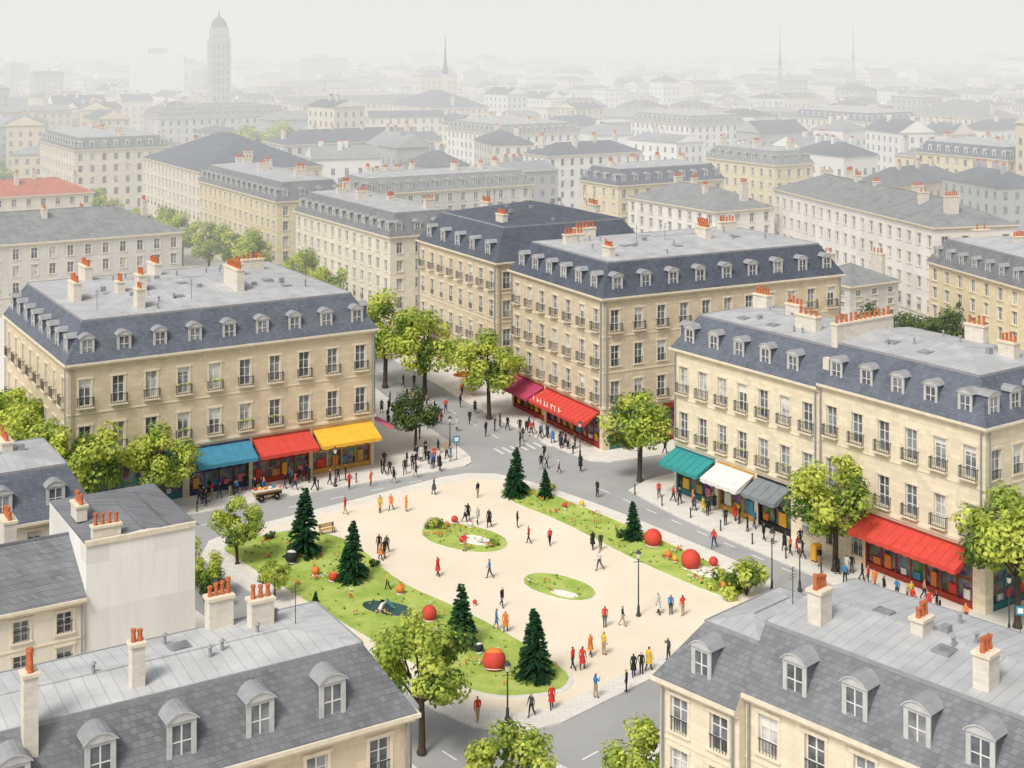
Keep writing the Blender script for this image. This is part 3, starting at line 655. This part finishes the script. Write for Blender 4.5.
def pine_mesh(seed,H=5.):
    r=random.Random(seed); m=MB(); m.tube(BARK,[(0,0,0),(0,0,H*.95)],[.13,.02],7)
    z=.35
    while z<H:
        t=(z-.35)/(H-.35); rad=(1-t)**.9*H*.27+.06; n=int(7+9*(1-t))
        for i in range(n):
            a=r.random()*6.283; L_=rad*r.uniform(.75,1.12); d=Vector((math.cos(a),math.sin(a),0)); sd=Vector((-d.y,d.x,0)); tone=NEEDLE[r.random()<.45]
            k=int(6+L_*9)
            for j in range(k):
                u=(j+r.random())/k*L_; c=Vector((0,0,z))+d*u+Vector((0,0,-.25*u+.1*math.sin(u*3)+r.uniform(-.05,.05)))
                w=.2*(1-u/L_*.6)*r.uniform(.7,1.3)
                for sg in (-1,1):
                    m.face(tone,c,c+d*.1+sd*sg*w+Vector((0,0,-.05)),c+d*.26+sd*sg*w*.7+Vector((0,0,-.07)))
                m.face(tone,c,c+d*.22+Vector((0,0,.05)),c+d*.1+Vector((0,0,-.12)))
        z+=H*.042
    return m.mesh('pine_tree')
PM=[pine_mesh(1),pine_mesh(2)]
TREES=[(-33.5,134.4,9,0),(-39.8,130.4,10.6,1),(-23.9,121.7,6,2),(-28.3,115.8,6.5,3),(-25,114.2,4,1),(-19.3,113.8,3.5,0),(-5.8,89.6,9,4),(-16.6,183,13,2),(-11,176.9,11.8,3),(-2.8,168,11,0),(-10.7,154.8,7.2,'D0'),(13.2,144.4,9.6,4),(27.7,120.1,10.4,1),(39.2,108.6,11.4,0),(-.4,79.1,7.2,3),(7.4,80.5,6.8,2),
(-45,131.2,10.2,4),(-47.4,134.8,10.6,2),(-50,138.8,11,0),(-46.6,127.8,9.5,3),(-52.6,143,11,1),
(50,190,10,'D0'),(55,189,9.5,'D1'),(61,190,10,'D0'),(-88,300,12,0),(-78,292,11,1),(-66,280,11,2),(-58,268,11,3),(-47,253,11,0),(-30,222,10,1),(-25,232,10,2),(-143,390,12,0),(-80,446,19,1),(-74,452,19,2),(-87,454,18,0),(-96,330,11,3),(-28,205,9,2),(-36,240,10,0),(-51,262,11,1),(-72,285,12,3),(-22,196,9,0)]
for x,y,h,k in TREES:
    me=TD[int(k[1])] if isinstance(k,str) else TM[k]
    mkobj('broadleaf_tree',me,(x,y,.1 if y<240 else 0),R.random()*6.28,(h/9.*R.uniform(.96,1.08),h/9.*R.uniform(.96,1.08),h/9.))
for i,(x,y,h) in enumerate([(-18.3,123.6,5.9),(-13.4,117.7,5),(-15.6,111.2,1.7),(-3.8,105.2,4.6),(1.6,99.7,5),(.4,139.4,4.8),(3.3,138.8,2.9),(11,127.3,3.5)]): mkobj('pine_tree',PM[i%2],(x,y,.18),R.random()*6.28,h/5.)
BUSH=[(19.2,114.8,1.9,0),(17.8,116,1.3,1),(-7.2,130.2,.9,1),(-28,118,1.6,0),(-31,120.5,1.5,1),(-24.5,113.5,1.4,2),(-20,104,1.5,0),(4,141,.5,0),(-22,127.5,.5,2),(-12,121,.5,2),(.5,100,.6,0),(10,128,.5,2),(-1.6,126,.5,1),(-33,122.3,1.7,0)]
for x,y,s_,k in BUSH: mkobj('shrub',BM[k],(x,y,.15),R.random()*6,s_)
fl=MB()
def inpoly(x,y,P):
    c=False
    for i in range(len(P)):
        (x1,y1),(x2,y2)=P[i],P[i-1]
        if (y1>y)!=(y2>y) and x<(x2-x1)*(y-y1)/(y2-y1)+x1: c=not c
    return c
LG=[LEAFS[2],LEAFD[0],LEAFS[1]]
for Lw,n in ((LAWN1,170),(LAWN2,130),(LAWN3,35),(LAWN4,18)):
    x0,x1=min(p[0] for p in Lw),max(p[0] for p in Lw); y0,y1=min(p[1] for p in Lw),max(p[1] for p in Lw); k=0
    while k<n:
        x,y=R.uniform(x0,x1),R.uniform(y0,y1)
        cx=sum(p[0] for p in Lw)/len(Lw); cy=sum(p[1] for p in Lw)/len(Lw)
        if not inpoly(cx+(x-cx)*1.12,cy+(y-cy)*1.12,Lw): continue
        k+=1
        if R.random()<.72:
            t=R.choice(LG); s0=R.uniform(.1,.25)
            for j in range(7):
                a=R.random()*6.28; fl.face(t,(x+.05*math.cos(a+1.5),y+.05*math.sin(a+1.5),.2),(x-.05*math.cos(a+1.5),y-.05*math.sin(a+1.5),.2),(x+math.cos(a)*s0,y+math.sin(a)*s0,.2+s0))
        else:
            c=R.choice((RED,ORG,RED,YEL,WHA)); s0=R.uniform(.06,.11)
            for j in range(R.randint(2,5)):
                X,Y_=x+R.uniform(-.4,.4),y+R.uniform(-.4,.4); z=.42+R.random()*.1
                fl.lathe(c,[(s0*.3,z-.03),(s0,z),(s0*.6,z+.06)],X,Y_,6); fl.face(LG[0],(X-.02,Y_,.2),(X+.02,Y_,.2),(X,Y_,z))
mkobj('flower_bed_plants',fl.mesh('flower_bed_plants'))

# ------------------------------------------------------------ sculptures and furniture
def sphere_prof(r,z,n=10): return [(max(.001,r*math.sin(math.pi*i/n)),z-r*math.cos(math.pi*i/n)) for i in range(n+1)]
def ball(x,y,r,c1,c2=None,sink=0.):
    m=MB(); m.lathe(KERB,[(r*.8,0),(r*.8,.05),(r*.5,.08)],0,0,20); m.lathe(c1,sphere_prof(r,r*(1-sink)+.04,14),0,0,24)
    if c2:
        pr=[(p[0]*1.012+.004,p[1]) for p in sphere_prof(r,r*(1-sink)+.04,14)][10:15]; m.lathe(c2,pr,0,0,24,False)
    o=mkobj('ball_sculpture',m.mesh('ball_sculpture',True),(x,y,.2)); o.rotation_euler=(.2 if c2 else 0,.25 if c2 else 0,R.random()*3)
for t in ((12.7,126,.8,RED,None,.25),(15.4,120.6,.85,RED,None,.2),(17.4,120.9,.4,RED,None),(-1.3,101.3,.85,RED,ORG,.35),(-6.5,109.9,.6,RED,None,.2),(-9.2,115,.35,ORG,None),(-19.2,121.5,.55,DK,WHA),(-16.7,119,.35,ORG,None),(-15.1,117.5,.4,RED,ORG),(-5.4,131.7,.32,RED,None),(-3.9,130.4,.3,WHA,RED),(-6.1,130.6,.25,ORG,None),(-2.9,126.5,.3,WHA,None),(-4.5,126.5,.3,RED,None),(-2.4,103.9,.35,DK,WHA),(13.7,122.9,.3,ORG,None),(5.1,135.9,.25,RED,None),(-3,112.8,.18,RED,None),(17.6,115.8,.35,ORG,None),(6.8,136.4,.25,YEL,None),(16.4,119.2,.25,WHA,None),(14.2,122,.25,YEL,None)): ball(*t)
POND=plain('pond_water',(.03,.075,.07),.2,2,.12)
slab('pond',ell(-9.9,112,2.4,1.2,-.5),.2,.225,POND,KERB)
m=MB(); 
for t,(a,c) in enumerate(((0,TEAL),(2.1,DK),(4.2,WHA))):
    m.tube(c,[(math.cos(a)*.7,math.sin(a)*.7,0),(math.cos(a)*.35,math.sin(a)*.35,.35),(math.cos(a+1)*.3,math.sin(a+1)*.3,.6)],[.2,.16,.06],8)
mkobj('abstract_sculpture',m.mesh('abstract_sculpture',True),(-10.2,112.2,.22))
LAMPG=plain('lamp_glass',(.7,.68,.6),.05,1,.2)
def lamp(x,y,h):
    m=MB(); m.lathe(IRON,[(.2,0),(.2,.15),(.12,.3),(.1,.8),(.06,.9),(.045,h-.75),(.09,h-.7),(.05,h-.62)],0,0,10)
    m.lathe(LAMPG,[(.12,h-.62),(.2,h-.2)],0,0,6); m.lathe(IRON,[(.25,h-.2),(.22,h-.12),(.08,h),(.02,h+.12)],0,0,6)
    m.tube(IRON,[(-.4,0,h-.95),(0,0,h-.85),(.4,0,h-.95)],[.025,.03,.025],5)
    mkobj('street_lamp',m.mesh('street_lamp'),(x,y,.12))
for l in ((10,110.7,5.2),(21.5,115.8,5),(-.3,93.9,3.9),(-6.9,155.6,3.6),(23.8,115.8,4.2),(38.1,107.3,4.6),(7.4,152.2,4),(-18,142.6,4),(13,144.4,4)): lamp(*l)
def bench(x,y,a):
    m=MB()
    for i in range(4): m.box(WOODY,-.8,.8,-.2+i*.12,-.1+i*.12,.42,.46)
    for i in range(3): m.box(WOODY,-.8,.8,.27,.3,.55+i*.13,.65+i*.13)
    for x_ in (-.65,.65): m.box(IRON,x_-.03,x_+.03,-.2,.26,.38,.418); m.box(IRON,x_-.03,x_+.03,-.18,-.12,0,.38); m.box(IRON,x_-.03,x_+.03,.2,.265,0,.9)
    mkobj('park_bench',m.mesh('park_bench'),(x,y,.135),a)
bench(-17,129,.6)
def bollard(x,y):
    m=MB(); m.lathe(IRON,[(.09,0),(.07,.1),(.06,.8),(.09,.85),(.07,.98),(.01,1.02)],0,0,8); mkobj('bollard',m.mesh('bollard'),(x,y,.12))
for i in range(9): bollard(12.3+i*2.35,140.2-i*3.45)
for i in range(7): bollard(-34+i*3.6,132.9+i*2.18)
def sign(x,y,a):
    m=MB(); m.tube(IRON,[(0,0,0),(0,0,2.7)],[.035,.035],6); m.box(BLUE,-.35,.35,-.04,-.01,1.9,2.6); m.box(PAINT,-.2,.2,-.055,-.041,2.05,2.45); mkobj('traffic_sign',m.mesh('traffic_sign'),(x,y,.12),a)
sign(38.6,106.3,-.2); sign(-6,151.5,.2)
def kiosk(x,y):
    m=MB(); m.box(YEL,-.4,.4,-.3,.3,.12,1.35); m.box(DK,-.36,.36,-.26,.26,0,.12); m.box(DK,-.25,.25,-.31,-.3,1.05,1.12); m.hexa(YEL,[(-.44,-.34,1.35),(.44,-.34,1.35),(.44,.34,1.35),(-.44,.34,1.35),(-.35,-.2,1.5),(.35,-.2,1.5),(.35,.2,1.5),(-.35,.2,1.5)]); mkobj('yellow_post_box',m.mesh('yellow_post_box'),(x,y,.12),.6)
kiosk(26.6,122.4)
TYRE=plain('tyre_rubber',(.02,.02,.02),.1)
def cart(x,y,a):
    m=MB(); m.box(CHIM,-1.5,1.5,-.5,.5,.95,1.05); m.box(WOODY,-1.35,1.35,-.4,.4,.45,.949); m.box(DK,-1.36,1.36,-.41,-.401,.55,.75)
    for sx in (-.8,.8):
        for sy in (-.46,.46): m.tube(TYRE,[(sx,sy-.04,.32),(sx,sy+.04,.32)],[.32,.32],14); m.tube(WHA,[(sx,sy-.05,.32),(sx,sy+.05,.32)],[.1,.1],8)
    m.tube(IRON,[(1.35,0,.8),(2.,0,.85),(2.05,0,.95)],[.03,.03,.03],5)
    for i in range(6): m.lathe(GOODS[i],[(.16,1.05),(.2,1.2),(.1,1.3)],-1.2+i*.48,R.uniform(-.2,.2),8)
    mkobj('market_cart',m.mesh('market_cart'),(x,y,.125),a)
cart(-24.2,138.6,math.radians(31))
def umbrella(x,y,c):
    m=MB(); m.tube(IRON,[(0,0,0),(0,0,2.5)],[.03,.03],6); m.lathe(c,[(1.4,2.1),(.7,2.45),(.02,2.65)],0,0,8); m.lathe(KERB,[(.3,0),(.3,.1)],0,0,10); m.lathe(WOODY,[(.05,.7),(.45,.72),(.45,.76)],.0,0,12); mkobj('cafe_parasol',m.mesh('cafe_parasol'),(x,y,.12))
umbrella(-6.3,180.9,ORG); umbrella(-5.1,178.2,RED)

# ------------------------------------------------------------ people
SKIN=[plain('skin_a',(.5,.3,.2),.05),plain('skin_b',(.3,.17,.1),.05),plain('skin_c',(.6,.4,.3),.05)]
HAIR=[plain('hair_dark',(.02,.015,.012),.1),plain('hair_brown',(.1,.05,.025),.1),plain('hair_fair',(.35,.24,.12),.1)]
CL={'k':paint('cloth_black',(.025,.027,.03),.9),'r':paint('cloth_red',(.58,.05,.035),.9),'o':paint('cloth_orange',(.7,.22,.05),.9),'y':paint('cloth_yellow',(.72,.48,.06),.9),'b':paint('cloth_blue',(.04,.2,.42),.9),'d':paint('cloth_charcoal',(.07,.075,.09),.9),'w':paint('cloth_white',(.62,.6,.57),.9),'n':paint('cloth_navy',(.03,.045,.1),.9),'g':paint('cloth_tan',(.4,.3,.18),.9)}
def person(seed,swing,bend,coat=False,female=False,armpose=0):
    P=[];Rr=[];E=[];seg=[]
    def v(p,r): P.append(Vector(p)); Rr.append(r if isinstance(r,tuple) else (r,r)); return len(P)-1
    def e(a,b_,lab): E.append((a,b_)); seg.append((a,b_,lab))
    k=.92 if female else 1
    pel=v((0,0,.95),(.145,.11)); sp=v((0,-.005,1.12),(.125*k,.095)); ch=v((0,0,1.32),(.15*k,.105)); nk=v((0,0,1.47),(.055,.055)); hb=v((0,.02,1.555),(.07,.08)); ht=v((0,.01,1.655),(.078,.092))
    e(pel,sp,2);e(sp,ch,2);e(ch,nk,2);e(nk,hb,0);e(hb,ht,0)
    for s_,sw in ((-1,swing),(1,-swing)):
        sh=v((s_*.175*k,0,1.4),(.06,.06)); a=-sw*.8; 
        if armpose==1 and s_==1: el=v((s_*.3,-.06,1.14),.042); wr=v((s_*.2,.1,1.0),.032)
        elif armpose==2 and s_==1: el=v((s_*.23,.12,1.16),.042); wr=v((s_*.12,.24,1.38),.032)
        else:
            el=v((s_*.215,math.sin(a)*.28,1.4-.28*math.cos(a)),.044); wr=v((s_*.22,math.sin(a)*.28+math.sin(a+.3)*.25,1.4-.28*math.cos(a)-.25*math.cos(a+.3)),.032)
        dirn=(P[wr]-P[el]).normalized(); hd=v(P[wr]+dirn*.075,(.035,.02))
        e(ch,sh,2);e(sh,el,2);e(el,wr,2);e(wr,hd,0)
        for q in range(4):
            f=v(P[hd]+dirn*(.075+.012*(q in(1,2)))+Vector((0,(q-1.5)*.02,0)),.009); e(hd,f,0)
        th=v(P[wr]+dirn*.05+Vector((0,.05,-.01)),.011); e(wr,th,0)
    low=9
    for s_,sw in ((-1,-swing),(1,swing)):
        hp=v((s_*.085,0,.9),(.095,.1)); a=sw; kn=v(P[hp]+Vector((0,math.sin(a)*.43,-.43*math.cos(a))),.064)
        b_=a-(bend if sw<0 else bend*.2); an=v(P[kn]+Vector((0,math.sin(b_)*.41,-.41*math.cos(b_))),.045); toe=v(P[an]+Vector((s_*.02,.15,-.035)),(.04,.03))
        e(pel,hp,2 if coat else 3);e(hp,kn,2 if coat else 3);e(kn,an,3);e(an,toe,4); low=min(low,P[an].z,P[toe].z+.0)
    for p in P: p.z-=low-.04
    me=bpy.data.meshes.new('p'); me.from_pydata([tuple(p) for p in P],E,[]); o=bpy.data.objects.new('p',me); root.objects.link(o)
    sk=o.modifiers.new('s','SKIN'); sk.use_smooth_shade=True
    for i,r in enumerate(Rr): me.skin_vertices[0].data[i].radius=r
    me.skin_vertices[0].data[0].use_root=True
    ss=o.modifiers.new('u','SUBSURF'); ss.levels=1; ss.render_levels=1
    dg=bpy.context.evaluated_depsgraph_get(); ev=o.evaluated_get(dg); nm=bpy.data.meshes.new_from_object(ev)
    V=[tuple(q.co) for q in nm.vertices]; F=[tuple(f.vertices) for f in nm.polygons]; I=[]
    for f in nm.polygons:
        c=f.center; best=9;lab=2
        for a,b_,l in seg:
            A,Bv=P[a],P[b_]; t=max(0,min(1,(c-A).dot(Bv-A)/max(1e-6,(Bv-A).length_squared))); d=(c-(A+(Bv-A)*t)).length
            if d<best: best=d;lab=l
        hz=P[ht].z
        if lab==0 and (c-P[ht]).length<.25 and (c.z>hz+.035 or (c.y<.0 and c.z>hz-(.22 if female else .08))): lab=1
        I.append(lab)
    bpy.data.objects.remove(o)
    m=MB(); m.V=V;m.F=F;m.I=I; m.mats=[SKIN[0],HAIR[0],CL['r'],CL['k'],CL['d']]
    hz=P[hb].z+.035; 
    for sx in (-.03,.03): m.lathe(HAIR[0],[(.001,hz+.012),(.011,hz+.02),(.001,hz+.03)],sx,P[hb].y+.088,5)
    m.tube(SKIN[0],[(0,P[hb].y+.075,hz+.01),(0,P[hb].y+.112,hz-.02)],[.012,.012],5)
    m.box(CL['r'],-.025,.025,P[hb].y+.07,P[hb].y+.09,hz-.065,hz-.053)
    for sx in (-.078,.078): m.lathe(SKIN[0],[(.004,hz-.03),(.016,hz),(.004,hz+.03)],sx,P[hb].y,5)
    if coat and female:
        z1=P[pel].z; m.lathe(m.mats[2],[(.235,z1-.42),(.2,z1-.2),(.16,z1+.03)],0,0,14,False)
    return mkmesh('pedestrian',m.V,m.F,m.mats,m.I,True)
PMs=[person(1,.05,0),person(2,.26,.35),person(3,.2,.25,True,True),person(4,.05,0,True,False,1),person(5,.3,.4,False,True),person(6,.08,.05,False,True,2),person(7,.22,.3,True)]
PX="""-11.7 135.3 o,-10.2 135 o,-12.7 134.7 y,-11.8 124.3 k,-11.1 124.1 d,-10.3 115.8 y,-7.8 140 d,-3.4 139.1 k,.5 130.6 k,1.5 126.5 r,3.4 126 r,7.2 125 k,7.9 124.8 k,8.5 139.4 k,-6.3 118.8 r,-.8 112.4 k,-1.2 108.1 b,-.5 107.7 o,-4.2 124.6 r,7.2 108.6 r,5.8 103.5 o,6.8 103.7 y,8.6 108.8 k,4.4 101.3 r,5.1 101.3 r,5.8 97 b,2.7 95.4 r,1.3 94.3 d,-2.3 93.6 r,8.7 100.2 k,9.3 100.6 k,9.9 101.2 y,11.6 111 w,12.6 111 b,13.5 110.7 r,11.5 102.9 d,8 97.9 k,18.1 125.5 r,14.6 139.1 r,15.9 137.9 r,16.4 137 k,17.7 137 o,18.7 133.9 k,21.4 131.7 k,21.8 129.6 k,24.3 124.8 k,25.5 122.9 k,22.9 127.3 k,22.6 130.4 b,25.9 125.8 k,29.8 117.1 r,30.1 116.2 o,30.5 114.8 k,32.4 113.6 y,33.3 111.6 r,33.8 111.4 k,35.4 109.2 o,35.5 103.9 k,29.5 117.9 k,31.4 114.2 b,21.1 132.5 r,17.6 135.3 d,-28.1 139.7 k,-27 141.3 k,-21.8 143.8 k,-19.9 141.2 k,-16 134.2 r,-16.5 141.9 r,-14.4 142.8 o,-13.6 149.1 k,-12.8 146.4 k,-11.2 146.4 k,-10.3 151.5 k,-10 145.7 k,-8.5 148.4 b,-7.6 147.7 k,-7.2 153 r,-12.1 143.8 k,-9.5 153.3 k,-8.4 150.8 r,-13.2 176 k,-12.8 183 k,-14.2 183 k,-6.4 173.1 k,-6.4 178.9 r,-4.5 170.4 k,-1.4 164.3 k,-.5 163 k,.9 161.8 k,2.2 160.6 r,3.2 159.4 k,4.6 157.8 b,5.4 156.7 k,6 156.3 k,3.5 152.2 k,1.2 158.6 d,-2 162.6 k,7 155.6 k,6.7 153.7 w,-30.9 138.8 k,-29.8 137.9 k,-29 138.8 k,-27.5 139.7 b,-23 141.9 k,-21.9 141.5 r,-18.6 143.1 k,-17.9 144.1 k,-24.9 140.6 o,-10.5 159.4 k,-9.8 163.5 k,-8.4 165.6 r,-12.5 163.5 k,-13.9 167.7 k,-12.1 169.9 k,-15.2 174.5 d,.9 156.7 k,-3 160.6 k,-5 165.6 k,18.4 134.7 y,20 131.2 k,23.5 126.3 k,24.6 123.8 o,26.6 121.1 k,27.9 117.3 b,33.7 110.3 k,32.2 112.4 r,40.8 110.3 b,42 109.6 k,-1.9 118.4 b"""
PR=random.Random(5)
PEOPLE=[(float(t.split()[0]),float(t.split()[1]),t.split()[2]) for t in PX.split(',')]
def crowd(n,x0,y0,x1,y1,w):   # strollers along a pavement line
    L_=math.hypot(x1-x0,y1-y0); nx,ny=-(y1-y0)/L_,(x1-x0)/L_
    for i in range(n):
        t=PR.random(); o=PR.uniform(-w,w); x,y=x0+(x1-x0)*t+nx*o,y0+(y1-y0)*t+ny*o
        if any((x-p[0])**2+(y-p[1])**2<.35 for p in PEOPLE): continue
        c=PR.choice('kkkkkkddnnkgrbowk'); PEOPLE.append((x,y,c))
        if PR.random()<.3: PEOPLE.append((x+nx*.65,y+ny*.65,PR.choice('kkdnkb')))
crowd(15,-33,136.2,-13,147.6,1.2); crowd(18,14.8,139.6,34.2,111.5,1.0); crowd(11,-11,148,-7,153,2.); crowd(14,-.8,166.5,7.6,152.8,.7)
crowd(10,-12,163,-20,180,1.2); crowd(5,-6,160,-12,176,2.4); crowd(5,-12,129,8,120,6); crowd(4,2,150,8,146,1.5); crowd(6,12,151.2,28,159,.8)
for x,y,c in PEOPLE:
    o=mkobj('pedestrian',PR.choice(PMs),(x,y,.135 if inpoly(x,y,ISL) else .122),PR.random()*6.28,PR.uniform(.95,1.06))
    ms=[PR.choice(SKIN),PR.choice(HAIR),CL[c],CL[PR.choice('kkndkkg')],CL['k']]
    for i,s_ in enumerate(o.material_slots): s_.link='OBJECT'; s_.material=ms[i]
    on_road=not inpoly(x,y,ISL) and ((abs(x-1)<5.5 and 149.5<y<157 and x<5.6) or (x>-7 and x<-2 and y>156 and y<170 and False))
    if on_road: o.location.z=.006

# ------------------------------------------------------------ sky, sun, haze, camera
w=bpy.data.worlds.new('World'); scene.world=w; w.use_nodes=True; nt=w.node_tree
sky=nt.nodes.new('ShaderNodeTexSky'); sky.sky_type='NISHITA'; sky.sun_disc=False
SE=52; az=Vector((-.5,-.866)); sky.sun_elevation=math.radians(SE); sky.sun_rotation=math.atan2(az.x,az.y)
sky.dust_density=5.; sky.air_density=1.
bw=nt.nodes.new('ShaderNodeRGBToBW'); nt.links.new(sky.outputs[0],bw.inputs[0])
bg=nt.nodes['Background']; nt.links.new(mixc(nt,.8,sky.outputs[0],bw.outputs[0]),bg.inputs[0]); bg.inputs[1].default_value=.15
sl=bpy.data.lights.new('sun','SUN'); sl.energy=2.0; sl.angle=math.radians(13); sl.color=(1,.955,.88)
so=bpy.data.objects.new('sun',sl); root.objects.link(so)
d=Vector((az.x*math.cos(math.radians(SE)),az.y*math.cos(math.radians(SE)),math.sin(math.radians(SE))))
so.rotation_euler=(-d).to_track_quat('-Z','Y').to_euler(); so.location=(-50,0,120)
hz=bpy.data.materials.new('haze_glow'); hz.use_nodes=True; nt=hz.node_tree; nt.nodes.remove(nt.nodes['Principled BSDF'])
SG=.0022
ab=nt.nodes.new('ShaderNodeVolumeAbsorption'); ab.inputs['Color'].default_value=(0,0,0,1); ab.inputs['Density'].default_value=SG
em=nt.nodes.new('ShaderNodeEmission'); em.inputs[0].default_value=(.845,.84,.815,1); em.inputs[1].default_value=SG  # the volume itself glows, standing in for daylight scattered by distant air
ad=nt.nodes.new('ShaderNodeAddShader'); nt.links.new(ab.outputs[0],ad.inputs[0]); nt.links.new(em.outputs[0],ad.inputs[1]); nt.links.new(ad.outputs[0],nt.nodes['Material Output'].inputs['Volume'])
m=MB(); m.box(hz,-5000,5000,180,10000,-2,95); mkobj('haze',m.mesh('haze'))
cam=bpy.data.cameras.new('camera'); co_=bpy.data.objects.new('camera',cam); root.objects.link(co_); scene.camera=co_
co_.location=(0,0,46); co_.rotation_euler=(math.radians(90),0,0); cam.sensor_width=36; cam.lens=1400/1024*36; cam.shift_y=-348/1024; cam.clip_end=20000; cam.clip_start=1
scene.view_settings.view_transform='Standard'; scene.view_settings.look='None'; scene.view_settings.exposure=0
